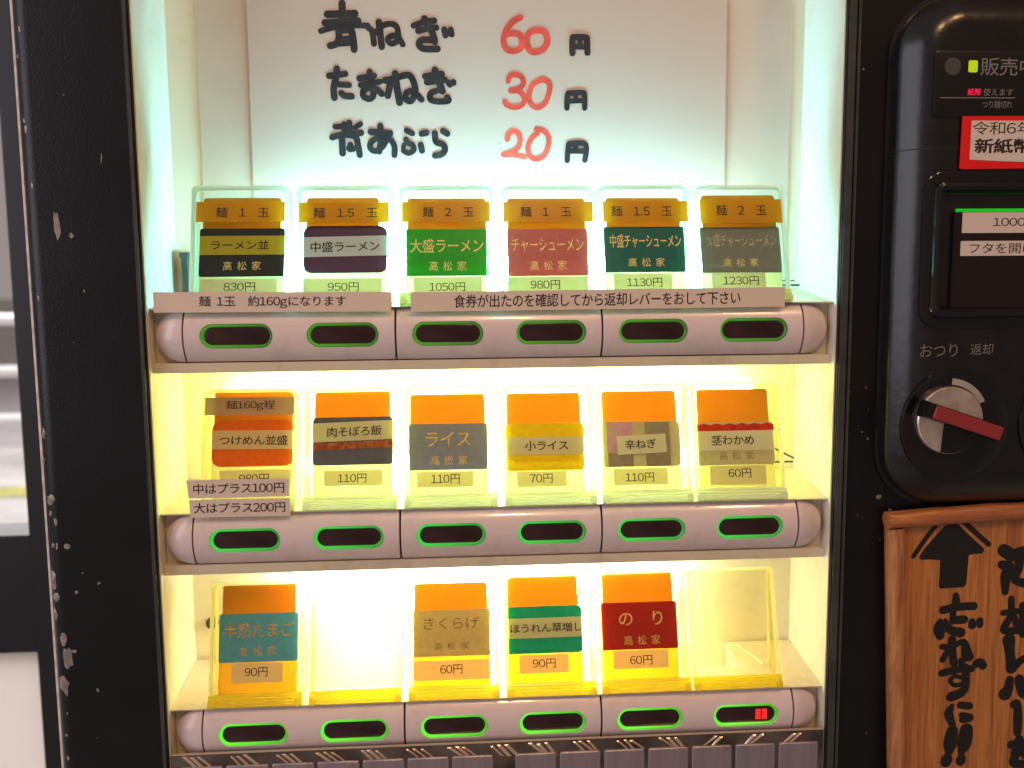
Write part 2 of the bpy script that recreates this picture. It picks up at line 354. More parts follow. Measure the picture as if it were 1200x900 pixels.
# ------------------------------------------------------------------ measured data (mm)
TAGS = [
  (0, 0, [-142.83, 38.91, -105.59, 55.45], [-143.98, 15.35, -103.46, 39.54], 'black', 1.2, [([-145.19, 41.69, -103.06, 51.87], 'amber_film', 0), ([-143.97, 26.2, -103.4, 35.75], 'yellow_paper', 0)], [('麺　1　玉', [-135.79, 43.85, -110.49, 49.06], 'ink', 0), ('ラーメン並', [-138.55, 28.84, -110.91, 33.49], 'ink', 1), ('高 松 家', [-132.58, 18.46, -114.62, 22.95], 'gold', 1)], [-142.97, 6.46, -106.73, 14.37], ('830円', [-132.06, 7.93, -117.12, 12.39])),
  (0, 1, [-93.21, 38.64, -58.12, 55.3], [-94.41, 16.8, -54.03, 40.55], 'purple', 4.0, [([-96.21, 41.19, -53.01, 51.43], 'amber_film', 0), ([-94.43, 25.08, -54.03, 35.2], 'grey_paper', 1)], [('麺　1.5　玉', [-89.34, 43.48, -58.24, 48.73], 'ink', 0), ('中盛ラーメン', [-90.96, 27.36, -57.65, 32.67], 'ink', 1)], [-94.41, 5.96, -56.72, 13.93], ('950円', [-82.64, 7.45, -67.73, 11.93])),
  (0, 2, [-44.04, 38.37, -5.39, 54.88], [-44.77, 14.87, -5.2, 38.75], 'green', 0.8, [([-46.48, 41.19, -3.55, 51.51], 'amber_film', 0)], [('麺　2　玉', [-36.47, 43.63, -11.56, 48.92], 'ink', 0), ('大盛ラーメン', [-42.81, 26.63, -6.96, 33.76], 'gold', 1), ('高 松 家', [-33.57, 17.38, -15.47, 22.31], 'gold', 1)], [-41.27, 5.45, -8.0, 14.23], ('1050円', [-33.68, 6.96, -16.38, 11.47])),
  (0, 3, [5.36, 38.1, 44.04, 54.72], [4.85, 14.43, 44.73, 38.48], 'rose', 0.8, [([3.25, 40.94, 47.41, 51.32], 'amber_film', 0)], [('麺　1　玉', [11.54, 43.53, 36.79, 48.85], 'ink', 0), ('チャーシューメン', [6.91, 26.79, 42.64, 33.46], 'gold', 1), ('高 松 家', [15.85, 17.35, 33.95, 22.18], 'gold', 1)], [4.55, 4.96, 44.04, 14.05], ('980円', [15.8, 7.62, 30.27, 12.17])),
  (0, 4, [54.77, 38.48, 91.96, 54.83], [52.94, 15.93, 93.37, 39.39], 'bottle', 1.0, [([52.62, 40.69, 95.1, 51.54], 'amber_film', 0)], [('麺　1.5　玉', [56.64, 43.56, 87.26, 49.05], 'ink', 0), ('中盛チャーシューメン', [56.0, 28.5, 91.74, 35.49], 'gold', 1), ('高 松 家', [64.59, 18.73, 82.95, 23.22], 'gold', 1)], [56.92, 7.03, 86.14, 15.17], ('1130円', [63.47, 8.29, 81.12, 12.87])),
  (0, 5, [103.43, 38.22, 141.12, 56.0], [101.54, 15.26, 142.12, 38.87], 'olive', 1.0, [([101.46, 39.92, 142.97, 52.29], 'amber_film', 0)], [('麺　2　玉', [109.5, 43.72, 135.05, 49.38], 'ink', 0), ('大盛チャーシューメン', [104.38, 28.7, 140.21, 35.21], 'faint_light', 1), ('高 松 家', [112.47, 18.35, 130.3, 22.48], 'gold', 1)], [106.19, 6.56, 133.27, 15.53], ('1230円', [111.84, 8.72, 129.86, 13.33])),
  (1, 0, [-141.99, 44.15, -102.71, 60.53], [-142.65, 21.69, -102.43, 44.79], 'orange', 4.5, [([-145.62, 46.94, -102.08, 55.75], 'tan_film', -0.5), ([-142.45, 30.21, -102.09, 39.53], 'tan_paper', -0.7)], [('麺160g程', [-135.49, 49.07, -111.57, 54.1], 'ink', 0), ('つけめん並盛', [-139.05, 32.31, -105.52, 37.04], 'ink', 1)], [-138.51, 11.36, -103.39, 19.94], ('980円', [-129.1, 13.21, -114.57, 17.87])),
  (1, 1, [-92.46, 43.88, -54.92, 58.46], [-93.25, 21.38, -53.48, 45.39], 'navy', 2.0, [([-93.42, 33.46, -53.59, 43.0], 'cream_paper', 1.6), ([-93.22, 29.33, -53.49, 32.83], 'food_photo', 1.6)], [('肉そぼろ飯', [-86.16, 35.69, -59.06, 40.71], 'ink', 1)], [-87.55, 11.13, -58.97, 18.65], ('110円', [-80.82, 12.49, -66.72, 16.93])),
  (1, 2, [-44.93, 39.84, -7.21, 56.38], [-45.68, 17.87, -6.09, 41.09], 'slate', 0.8, [], [('ライス', [-37.18, 29.75, -14.67, 36.92], 'gold', 1), ('高 松 家', [-34.8, 20.36, -16.49, 25.1], 'gold', 1)], [-41.71, 9.23, -13.55, 17.04], ('110円', [-34.66, 10.95, -20.39, 15.67])),
  (1, 3, [3.95, 39.55, 41.52, 56.2], [2.83, 16.44, 42.92, 40.56], 'yellow', 2.5, [([2.84, 24.47, 42.94, 33.44], 'pale_paper', 0)], [('小ライス', [12.8, 26.6, 34.69, 31.52], 'ink', 1)], [8.31, 8.37, 33.44, 16.22], ('70円', [14.83, 10.12, 26.27, 14.85])),
  (1, 4, [52.92, 39.65, 91.24, 56.42], [52.09, 17.39, 92.46, 40.53], 'khaki', 2.5, [([54.79, 24.82, 67.84, 40.35], 'lilac_photo', -1), ([55.05, 17.73, 67.92, 24.42], 'grey_photo', -1), ([74.33, 17.33, 86.91, 39.99], 'grey_photo', 0), ([59.74, 23.95, 84.98, 33.49], 'white_paper', 2.2)], [('辛ねぎ', [63.83, 26.37, 79.85, 31.21], 'ink', 1)], [57.33, 8.22, 85.09, 16.51], ('110円', [63.28, 9.61, 77.92, 14.26])),
  (1, 5, [102.33, 39.64, 139.59, 56.52], [101.37, 17.22, 141.08, 39.23], 'khaki', 1.0, [([101.89, 34.59, 141.6, 38.71], 'red_photo', 0), ([101.46, 24.6, 141.06, 34.72], 'white_paper', 0)], [('茎わかめ', [108.46, 27.45, 130.66, 32.44], 'ink', 1), ('高 松 家', [112.34, 19.75, 130.2, 24.08], 'faint', 1)], [106.92, 7.08, 135.95, 16.81], ('60円', [116.38, 10.6, 128.13, 15.28])),
  (2, 0, [-142.38, 43.33, -105.55, 58.88], [-143.6, 20.4, -104.03, 44.33], 'steel', 0.8, [], [('半熟たまご', [-141.35, 32.49, -106.21, 39.88], 'orange_gold', 1), ('高 松 家', [-133.24, 23.34, -114.81, 27.98], 'orange_gold', 1)], [-137.06, 10.37, -111.51, 19.82], ('90円', [-130.38, 13.16, -118.97, 17.77])),
  (2, 2, [-44.86, 42.56, -7.11, 56.67], [-45.63, 19.82, -5.95, 43.18], 'gold_card', 0.8, [], [('きくらげ', [-40.1, 33.31, -11.51, 39.3], 'faint', 1), ('高 松 家', [-34.74, 22.9, -16.99, 26.85], 'faint', 1)], [-45.77, 8.16, -6.36, 17.97], ('60円', [-31.95, 11.1, -20.51, 15.76])),
  (2, 3, [2.67, 42.63, 40.24, 58.48], [1.94, 19.72, 41.98, 43.48], 'teal', 2.5, [([1.97, 27.55, 42.02, 37.56], 'pale_paper', 0.3)], [('ほうれん草増し', [4.55, 30.25, 42.02, 34.88], 'ink', 1)], [8.83, 9.95, 34.32, 19.09], ('90円', [15.64, 12.41, 27.49, 16.98])),
  (2, 4, [53.27, 43.0, 90.54, 59.6], [51.39, 20.07, 92.07, 43.99], 'red', 1.0, [], [('の　り', [61.5, 32.2, 84.38, 39.27], 'gold', 1), ('高 松 家', [63.74, 22.38, 82.72, 27.14], 'gold', 1)], [57.81, 10.57, 86.51, 19.65], ('60円', [66.25, 12.31, 77.99, 17.03])),
]
LABELS = [
  ('麺 1玉\u3000約160gになります', [[-162.14, 21.08], [-51.63, 20.24], [-51.85, 10.91], [-162.48, 11.51]], [[-141.55, 13.28], [-73.04, 12.76], [-72.87, 18.62], [-141.28, 19.09]]),
  ('食券が出たのを確認してから返却レバーをおして下さい', [[-42.37, 19.95], [139.57, 20.71], [139.81, 11.13], [-42.37, 10.6]], [[-21.97, 12.22], [117.61, 12.61], [117.48, 19.05], [-21.87, 18.53]]),
  ('中はプラス100円', [[-151.12, -68.58], [-102.61, -68.85], [-102.72, -77.69], [-150.6, -77.8]], [[-148.29, -75.76], [-105.1, -75.74], [-104.91, -70.48], [-148.04, -70.53]]),
  ('大はプラス200円', [[-150.43, -78.43], [-102.55, -78.54], [-102.66, -87.43], [-150.24, -87.27]], [[-148.53, -85.21], [-105.04, -85.46], [-104.85, -80.18], [-148.28, -79.95]]),
]
INK_BLACK = [(3.15, [(-76.2, 165.9), (-76.3, 155.9)]), (3.15, [(-83.8, 160.5), (-69.9, 161.0)]), (3.0, [(-85.2, 156.3), (-68.4, 157.5)]), (2.57, [(-87.3, 152.3), (-80.4, 154.3), (-72.7, 155.1), (-63.6, 155.1)]), (2.99, [(-78.4, 153.4), (-78.3, 149.0), (-79.7, 146.1), (-82.7, 145.1)]), (3.13, [(-77.9, 152.7), (-72.4, 152.8), (-71.2, 149.0), (-70.7, 143.3)]), (2.42, [(-77.7, 148.5), (-72.2, 148.7)]), (2.56, [(-78.1, 146.1), (-72.9, 146.5)]), (2.56, [(-63.3, 154.0), (-61.4, 152.2), (-60.6, 146.2)]), (2.99, [(-57.9, 157.0), (-57.2, 150.4), (-56.7, 144.7)]), (2.55, [(-60.5, 151.0), (-56.8, 154.5), (-53.2, 156.1), (-49.3, 155.2), (-48.1, 151.1), (-48.8, 147.9), (-51.5, 146.3), (-53.4, 147.9), (-52.4, 149.8), (-48.8, 150.1), (-46.0, 146.0)]), (2.69, [(-40.2, 155.3), (-35.0, 157.2), (-29.7, 157.9)]), (2.69, [(-38.0, 152.7), (-32.4, 154.1), (-28.6, 154.4)]), (2.98, [(-34.6, 158.8), (-33.0, 155.6), (-30.5, 151.2), (-29.6, 147.4)]), (2.97, [(-29.9, 148.2), (-35.8, 148.3), (-37.7, 146.1), (-35.2, 143.9), (-28.3, 143.9)]), (2.83, [(-24.6, 153.5), (-24.0, 150.6)]), (2.69, [(-21.3, 153.5), (-20.9, 151.2)]), (2.82, [(-83.8, 130.2), (-75.6, 131.2)]), (2.96, [(-79.8, 133.7), (-80.6, 128.3), (-81.7, 123.8), (-81.5, 119.3)]), (2.67, [(-79.0, 125.9), (-73.8, 125.6)]), (2.81, [(-77.9, 121.6), (-76.3, 120.3), (-72.7, 120.0)]), (2.81, [(-68.5, 129.0), (-61.0, 130.3)]), (2.53, [(-68.0, 125.6), (-58.1, 127.4)]), (2.81, [(-63.2, 132.3), (-62.1, 125.8), (-61.6, 120.7), (-63.6, 118.8), (-66.5, 120.0), (-66.6, 122.6), (-63.8, 124.2), (-59.9, 123.6), (-57.3, 121.4)]), (2.94, [(-55.5, 128.1), (-52.9, 127.6), (-54.2, 120.4)]), (3.09, [(-50.2, 131.5), (-49.4, 124.6), (-48.2, 116.9)]), (2.8, [(-55.2, 127.9), (-48.6, 129.7), (-43.3, 130.7), (-40.8, 127.2), (-40.1, 122.1), (-42.3, 117.9), (-45.0, 118.8), (-44.5, 121.9), (-41.5, 122.7), (-39.0, 120.8), (-36.9, 118.5)]), (2.94, [(-34.8, 130.1), (-26.3, 131.4)]), (2.94, [(-33.9, 127.2), (-25.0, 128.5)]), (3.08, [(-29.8, 133.3), (-28.6, 129.2), (-27.0, 125.3), (-26.1, 122.8)]), (2.79, [(-27.1, 123.4), (-31.7, 122.0), (-32.4, 118.9), (-29.1, 117.6), (-23.3, 117.9), (-23.7, 119.6)]), (2.66, [(-23.0, 127.3), (-22.1, 126.0)]), (2.38, [(-20.4, 127.6), (-20.1, 126.8)]), (2.37, [(-81.6, 104.7), (-78.4, 104.9)]), (2.37, [(-77.0, 106.2), (-77.1, 103.3)]), (2.79, [(-74.3, 106.7), (-74.0, 102.4), (-72.2, 101.2), (-68.3, 101.7)]), (2.37, [(-68.5, 106.2), (-71.2, 104.5)]), (2.79, [(-83.1, 99.4), (-78.1, 100.7), (-71.6, 99.8), (-70.1, 95.6), (-69.3, 90.4)]), (2.93, [(-78.2, 100.1), (-78.1, 91.4)]), (3.06, [(-74.5, 94.0), (-72.8, 93.8)]), (2.64, [(-74.0, 95.7), (-74.0, 93.3)]), (2.92, [(-63.4, 102.2), (-53.5, 101.5)]), (2.78, [(-58.4, 105.2), (-58.2, 99.1), (-59.3, 92.3)]), (2.63, [(-54.5, 100.1), (-57.3, 94.9), (-61.3, 92.5), (-63.9, 94.3), (-62.8, 97.5), (-58.5, 99.3), (-53.9, 98.7), (-51.4, 94.9), (-51.5, 90.4)]), (2.63, [(-44.9, 102.9), (-42.0, 101.4)]), (2.77, [(-37.2, 101.3), (-34.7, 101.8)]), (2.49, [(-45.4, 98.5), (-44.4, 96.6), (-42.1, 95.6), (-41.5, 93.0), (-44.2, 91.4), (-46.7, 92.7)]), (2.07, [(-46.4, 95.7), (-46.9, 94.2)]), (2.76, [(-37.8, 95.6), (-37.2, 92.7)]), (2.77, [(-26.2, 102.6), (-24.0, 101.3)]), (2.77, [(-30.4, 101.6), (-29.8, 97.2), (-26.2, 95.7), (-25.3, 93.0), (-27.3, 90.7), (-30.4, 90.1)]), (2.76, [(41.5, 142.2), (41.6, 149.2), (42.8, 150.2), (48.5, 150.1), (49.1, 148.7), (49.4, 142.5)]), (2.43, [(42.3, 145.6), (48.8, 145.2)]), (2.33, [(45.4, 149.7), (45.4, 146.2)]), (2.43, [(38.6, 114.4), (39.0, 121.1), (40.6, 122.1), (46.7, 122.3), (47.8, 120.9), (47.9, 114.4)]), (2.3, [(40.2, 118.0), (46.7, 118.3)]), (2.03, [(43.2, 121.1), (43.2, 118.6)]), (2.41, [(38.7, 87.6), (39.3, 95.1), (40.8, 96.3), (47.0, 96.5), (48.8, 94.1), (48.0, 87.8)]), (2.41, [(40.8, 92.5), (46.7, 92.5)]), (2.55, [(43.1, 96.0), (43.1, 92.8)])]
INK_RED = [(2.88, [(14.7, 159.8), (11.3, 158.1), (7.9, 154.4), (6.0, 149.9), (6.2, 145.9), (8.1, 143.6), (11.7, 143.2), (14.8, 145.0), (15.3, 149.0), (13.6, 151.4), (10.3, 151.9), (8.3, 151.4)]), (2.98, [(22.6, 153.6), (19.0, 152.0), (17.8, 148.0), (18.9, 144.0), (22.0, 142.6), (26.2, 144.1), (28.4, 147.6), (27.8, 151.5), (25.7, 153.3), (22.4, 153.5)]), (2.56, [(8.0, 128.0), (8.8, 130.3), (12.0, 131.3), (15.2, 129.7), (15.8, 126.6), (13.2, 124.1), (9.3, 123.2), (13.8, 122.8), (16.4, 119.2), (15.1, 116.1), (11.2, 114.8), (7.3, 116.0), (6.2, 117.6)]), (2.57, [(25.8, 128.9), (21.2, 126.7), (18.8, 121.7), (19.6, 116.7), (23.4, 114.7), (27.3, 117.3), (29.4, 123.0), (29.2, 127.3), (25.4, 129.0)]), (2.4, [(7.2, 98.5), (7.8, 101.0), (10.4, 102.8), (13.3, 101.0), (13.9, 97.2), (11.6, 93.1), (5.2, 90.6)]), (2.26, [(5.2, 90.6), (11.0, 90.4), (16.5, 89.4)]), (2.41, [(22.4, 103.7), (25.9, 103.0), (28.8, 100.1), (28.8, 95.4), (26.5, 90.3), (22.6, 88.4), (19.1, 90.0), (18.0, 94.7), (20.1, 99.1), (23.0, 101.5)])]
ARROW = [(223.1, -96.9), (227.2, -97.0), (232.4, -102.1), (237.5, -106.9), (241.9, -110.7), (242.3, -111.9), (241.6, -113.4), (237.9, -113.7), (234.5, -114.2), (234.2, -121.0), (233.9, -128.9), (232.8, -130.8), (226.9, -131.0), (220.4, -131.2), (219.6, -129.9), (219.8, -123.0), (219.8, -116.4), (214.4, -115.9), (209.7, -115.9), (208.7, -114.6), (211.2, -110.5), (217.2, -103.4)]
SIGN_STROKES = [(1.9, [(205.8, -114.0), (209.6, -108.1), (214.2, -101.6), (217.9, -97.1)]), (2.04, [(231.2, -97.1), (237.3, -102.5), (244.5, -108.8)]), (5.25, [(252.6, -112.2), (256.7, -114.8)]), ([3.32, 5.26, 4.43, 2.77], [(251.8, -119.5), (255.6, -121.6), (254.4, -126.5), (254.5, -133.9)]), (3.9, [(260.1, -113.4), (266.0, -112.1)]), ([5.02, 3.34, 3.34, 3.9], [(260.9, -113.9), (261.1, -121.8), (259.4, -127.7), (267.6, -130.4)]), ([2.62, 3.93], [(228.8, -135.0), (229.0, -139.2)]), (3.27, [(222.2, -142.4), (230.3, -141.0), (238.3, -140.8)]), (2.76, [(227.7, -142.1), (227.7, -148.4)]), (3.44, [(229.4, -147.8), (233.6, -147.7)]), ([2.63, 4.92, 3.61], [(221.1, -148.5), (220.8, -152.0), (221.4, -155.7)]), ([1.97, 3.29, 3.95], [(223.8, -148.0), (226.1, -152.5), (232.1, -154.5), (239.6, -155.4)]), ([2.93, 3.47], [(237.8, -149.0), (238.0, -150.8)]), ([3.08, 2.81], [(241.9, -148.7), (242.1, -150.7)]), (3.32, [(227.8, -157.8), (228.3, -164.9), (229.4, -170.7)]), (2.52, [(222.8, -161.7), (225.9, -162.1)]), (2.53, [(227.1, -162.8), (224.9, -165.4), (223.3, -168.6)]), ([2.27, 2.66, 4.66, 2.93], [(228.0, -161.9), (233.9, -159.6), (236.0, -166.4), (237.8, -167.7), (240.9, -163.2)]), (2.96, [(233.4, -169.3), (233.6, -172.3)]), (3.08, [(223.2, -175.7), (231.8, -174.0), (238.7, -173.9)]), (3.53, [(241.3, -171.4), (243.1, -170.6), (244.7, -172.4)]), (2.7, [(257.9, -137.7), (258.3, -145.5)]), (2.57, [(254.1, -144.8), (264.8, -144.1)]), (3.12, [(258.6, -146.1), (254.8, -153.8), (262.4, -154.4)]), (2.72, [(260.2, -147.7), (262.7, -154.7)]), (3.0, [(264.1, -141.2), (264.9, -156.5)]), (2.73, [(264.4, -142.1), (269.8, -142.0), (270.5, -153.1), (268.0, -153.0)]), ([5.47, 4.1, 4.79], [(257.8, -159.3), (258.8, -166.6), (260.0, -174.2)]), ([4.15, 2.77], [(260.0, -174.2), (266.2, -169.3), (269.9, -165.2)]), ([3.24, 3.38, 3.72, 4.19], [(235.5, -173.0), (236.0, -180.3), (234.8, -185.7), (228.6, -188.5)]), (1.76, [(234.5, -178.7), (230.2, -177.5), (227.8, -179.7), (230.4, -182.4), (234.6, -181.5)]), ([2.05, 3.75, 2.73], [(229.4, -193.4), (227.8, -197.6), (230.2, -203.6)]), (3.01, [(233.7, -193.1), (238.8, -193.8)]), ([2.48, 3.03, 2.75], [(234.7, -198.5), (239.4, -200.1), (235.2, -201.1)]), ([4.83, 5.86, 3.45], [(230.1, -206.9), (229.4, -213.1), (228.9, -218.0)]), ([5.55, 5.9, 2.78], [(237.6, -206.6), (237.0, -213.4), (235.5, -218.9)]), ([4.88, 4.53], [(227.9, -222.3), (227.5, -223.5)]), ([3.86, 4.21], [(235.6, -222.0), (235.3, -223.5)]), ([3.47, 4.17, 5.56], [(259.3, -180.6), (258.9, -184.8), (257.2, -188.1)]), ([4.19, 4.19, 3.49], [(264.4, -180.5), (266.6, -187.6), (268.8, -188.9)]), ([3.51, 3.16, 3.87, 3.51], [(262.4, -193.8), (264.1, -193.6), (264.7, -200.4), (265.1, -209.0)]), (3.71, [(262.1, -215.7), (268.8, -215.4)]), ([3.58, 3.15], [(266.2, -212.8), (264.4, -218.9)]), (3.3, [(263.9, -220.1), (268.1, -218.7), (269.5, -221.6)]), (3.59, [(267.4, -217.8), (264.6, -222.0), (263.9, -225.7), (269.4, -226.6)])]
CHIPS_L = [(-203.1, 51.5, 1.78, 8.0, 0.05), (-196.9, 47.2, 1.77, 2.21, 0), (-192.7, 21.8, 0.66, 1.32, 0.2), (-216.0, -44.7, 1.36, 2.72, 0), (-217.7, -58.2, 1.37, 2.28, 0), (-214.5, -76.5, 2.74, 2.29, 0.6), (-216.2, -115.9, 2.34, 6.54, 0), (-215.1, -124.5, 1.88, 2.81, 0), (-216.4, -132.5, 1.42, 3.78, 0.2), (-212.8, -145.5, 1.9, 4.27, 0), (-210.9, -154.6, 2.87, 6.69, -0.1), (-214.2, -168.0, 2.9, 5.79, 0.2), (-207.9, -99.2, 1.84, 1.38, 0.5), (-204.9, -122.0, 0.93, 0.93, 0), (-197.8, -171.5, 0.96, 1.92, 0.2), (-194.2, -117.7, 1.38, 0.92, 0.6), (-207.9, -151.3, 1.43, 0.95, 0), (-201.5, -112.4, 0.74, 0.55, 0), (-181.5, 82.2, 0.44, 4.4, -0.1), (-196.5, 110.2, 0.54, 0.54, 0), (179.8, -51.5, 0.91, 0.46, 1.5), (189.7, -84.7, 2.33, 1.87, 0.3), (183.0, -55.0, 0.92, 0.92, 0), (173.0, -31.3, 0.36, 0.9, 0), (181.2, -29.3, 0.45, 1.36, 0.3), (179.1, -94.1, 0.56, 0.56, 0), (195.7, -91.4, 1.41, 0.94, 0.5), (174.6, 123.5, 0.92, 0.73, 0), (182.9, -40.0, 0.46, 0.46, 0), (171.6, -109.3, 0.47, 0.93, 0), (-213.1, 69.8, 0.54, 1.43, 0.07543218246483241), (-216.5, 127.3, 0.89, 0.94, -0.15940142337198218), (-214.4, -205.9, 0.96, 1.38, 0.08344088432649716), (-215.1, 99.2, 0.9, 1.33, 0.14475111372089416), (-215.0, -83.1, 0.83, 1.45, -0.11923940429057259), (-214.2, 138.7, 0.62, 1.65, 0.22728768015328898), (-212.7, -98.9, 0.57, 1.77, -0.0332273663695436), (-213.1, -182.6, 0.37, 0.8, -0.16980783526011758), (-214.4, -194.1, 0.79, 1.08, 0.004345790297435703), (-213.8, 19.0, 0.69, 1.4, 0.24252106250866506), (-212.6, -87.0, 0.9, 2.05, 0.10276412529751094), (-214.5, 95.0, 0.97, 1.9, 0.04146450208459407), (-214.7, -98.7, 0.89, 1.43, -0.12902552280827687), (187.6, -16.3, 0.4, 0.78, -0.6984692510943808), (-199.0, -1.9, 0.34, 0.4, 0.4368809548970325), (191.2, -106.6, 0.47, 0.7, -0.8460585905891762), (-199.6, -195.8, 0.28, 0.67, 0.3794661468630405), (187.9, -209.3, 0.47, 0.82, -0.0791807343081905)]

ROW = [0.0, -99.34, -198.68]
SLOT = [-124.2, -74.4, -24.9, 24.8, 73.6, 121.5]

# ------------------------------------------------------------------ ground
g = MB(); g.add([(-60000, -3000, -1250), (60000, -3000, -1250), (60000, 120000, -1250), (-60000, 120000, -1250)], [(0, 1, 2, 3)])
o = obj('pavement', g, 'paving', smooth=0); o['kind'] = 'structure'
g = MB(); g.add([(-60000, 7000, -1246), (60000, 7000, -1246), (60000, 15000, -1246), (-60000, 15000, -1246)], [(0, 1, 2, 3)])
o = obj('road', g, 'asphalt', smooth=0); o['kind'] = 'structure'
g = MB(); g.add([(-30000, 5150, -1245), (30000, 5150, -1245), (30000, 5450, -1245), (-30000, 5450, -1245)], [(0, 1, 2, 3)])
o = obj('tactile_strip', g, 'tactile_yellow', smooth=0); o['kind'] = 'structure'

# ------------------------------------------------------------------ the ticket machine
M = thing('ticket_machine', 'black ticket vending machine with lit display niche and button bars', 'ticket machine', (0, 60, -1250))
b = MB()
b.box(-215, 62, -1249.5, 420, 520, 520)
obj('cabinet', b, 'cabinet', M, smooth=0)
# front panel: two stiles, top and bottom rail, butted
b = MB()
arc = [(-211 - 8.5 * math.sin(R(a)), 6.5 - 8.5 * math.cos(R(a))) for a in range(0, 91, 10)]
b.prism([(-166.4, 61), (-166.4, -1.2), (-167.2, -2)] + arc + [(-219.5, 61)], 2, -1249, 500)
b.box(166.4, -2, -1249, 420, 61, 500)
b.box(-166.3, -2, 262, 166.3, 61, 500); b.box(-166.3, -2, -1249, 166.3, 61, -262)
obj('front_panel', b, 'black_paint', M)
b = MB(); b.box(-221.2, 6.2, -1200, -219.6, 8.4, 495)
obj('edge_strip', b, 'edge_bare', M, smooth=0)
b = MB()
b.box(166.9, -3.0, -262, 170.3, -2.1, 262)
obj('opening_trim', b, 'rubber_trim', M, smooth=0)
b = MB(); b.box(171.2, -3.3, -262, 172.4, -2.1, 262); obj('opening_trim', b, 'rubber_trim', M, smooth=0)
b = MB(); b.box(-168.6, -2.8, -262, -167.0, -2.1, 262); obj('opening_trim', b, 'rubber_trim', M, smooth=0)
# chips and scratches in the paint
def chip(b, x, z, rx, rz, y=-2.12, n=13, rot=0, onarc=False):
    pts = []
    for k in range(n):
        a = 2 * math.pi * k / n; r = random.uniform(.7, 1.2)
        px, pz = rx * r * math.cos(a), rz * r * math.sin(a)
        X = x + px * math.cos(rot) - pz * math.sin(rot); Z_ = z + px * math.sin(rot) + pz * math.cos(rot)
        Y = y
        if X < -211:
            t = min(1, (-211 - X) / 8.5); Y = 6.5 - 8.62 * math.sqrt(max(0, 1 - t * t)) - .03
        pts.append((X, Y, Z_))
    c = (x, pts[0][1], z)
    cy = sum(p[1] for p in pts) / n
    b.add(pts + [(x, min(cy, min(p[1] for p in pts) + .05), z)], [(k, (k + 1) % n, n) for k in range(n)])
for (x, z, rx, rz, rot) in CHIPS_L:
    b = MB(); sc_ = .95 if x < -203 else .6; chip(b, x, z, rx * sc_, rz * sc_, rot=rot); obj('paint_chip', b, 'bare_metal', M, smooth=0, fix=False)
# niche
b = MB()
b.box(-166.2, 0, -262, -165.6, 50.5, 262); b.box(165.6, 0, -262, 166.2, 50.5, 262)
b.box(-165.6, 50, -262, 165.6, 51, 262)
b.box(-165.5, 1, 258, 165.5, 49.9, 261)
nic = obj('display_niche', b, 'niche_white', M, smooth=0)
b = MB(); b.box(-150, 48.6, 12, 158, 49.9, 258)
obj('back_panel', b, 'niche_panel', nic, smooth=0)
b = MB(); b.prism([(-160.5, 19.8), (-157.5, 19.8), (-157.5, 38), (-157.2, 38.2), (-157.2, 41), (-161.5, 41), (-161.5, 38.2), (-160.5, 38)], 1, 40, 49)
obj('mounting_clip', b, 'dark_clip', nic, smooth=0)
for q in ((151, 33, 21, 160, 34, 22), (149, 40, 23.5, 160, 41, 24.2), (151, 38, -74.5, 161, 38.8, -73.6)):
    b = MB(); b.box(*q); obj('mounting_clip', b, 'dark_clip', nic, smooth=0)
b = MB(); b.tube([(149.5, 41, -66), (161, 37, -72)], .5); obj('mounting_clip', b, 'dark_clip', nic, smooth=0)
b = MB()
b.tube([(-156, 49.9, -158.5), (-156, 47.5, -158.5)], 3.2, 14)
obj('screw', b, 'dark_clip', nic)
b = MB(); b.tube([(133, 44, -178.2), (141, 22, -181.0)], .55, 8); obj('lamp_lead', b, 'shelf_white', nic)
# shelves
for r, c in enumerate(ROW):
    b = MB(); lip = -17.6 if r < 2 else -13.2
    b.prism([(3, c + 13.3), (48.4, c + 19.6), (48.4, c + lip), (4.2, c + lip), (4.2, c - 12.9), (9.6, c - 12.9), (9.6, c + 12.7), (3, c + 12.7)], 0, -165.4 if r < 2 else 128.5, 165.4)
    if r == 2:
        b.prism([(3, c + 13.3), (48.4, c + 19.6), (48.4, c + lip), (4.2, c + lip), (4.2, c - 12.9), (9.6, c - 12.9), (9.6, c + 12.7), (3, c + 12.7)], 0, -165.4, -104)
        b.prism([(3, c + 13.3), (24, c + 16.2), (24, c - 6), (48.4, c - 6), (48.4, c + lip), (4.2, c + lip), (4.2, c - 12.9), (9.6, c - 12.9), (9.6, c + 12.7), (3, c + 12.7)], 0, -104, 128.5)
    obj('shelf', b, 'shelf_white', M, smooth=0)
# lamps
def tubelamp(x0, x1, y, z, r, m):
    b = MB(); b.tube([(x0, y, z), (x1, y, z)], r, 16); obj('fluorescent_tube', b, m, M)
tubelamp(-120, 124, 29, 31, 6.5, 'tube_row_one')
tubelamp(-140, 135, 36, ROW[1] + 66, 6, 'tube_row_two')
tubelamp(-95, 100, 36, ROW[1] + 29, 5, 'tube_row_two_low')
tubelamp(-112, 96, 34, ROW[2] + 63, 7, 'tube_row_three')
tubelamp(-88, 92, 36, ROW[2] + 30, 5, 'tube_row_three')  # second tube, added low so the ledges and blank card glow


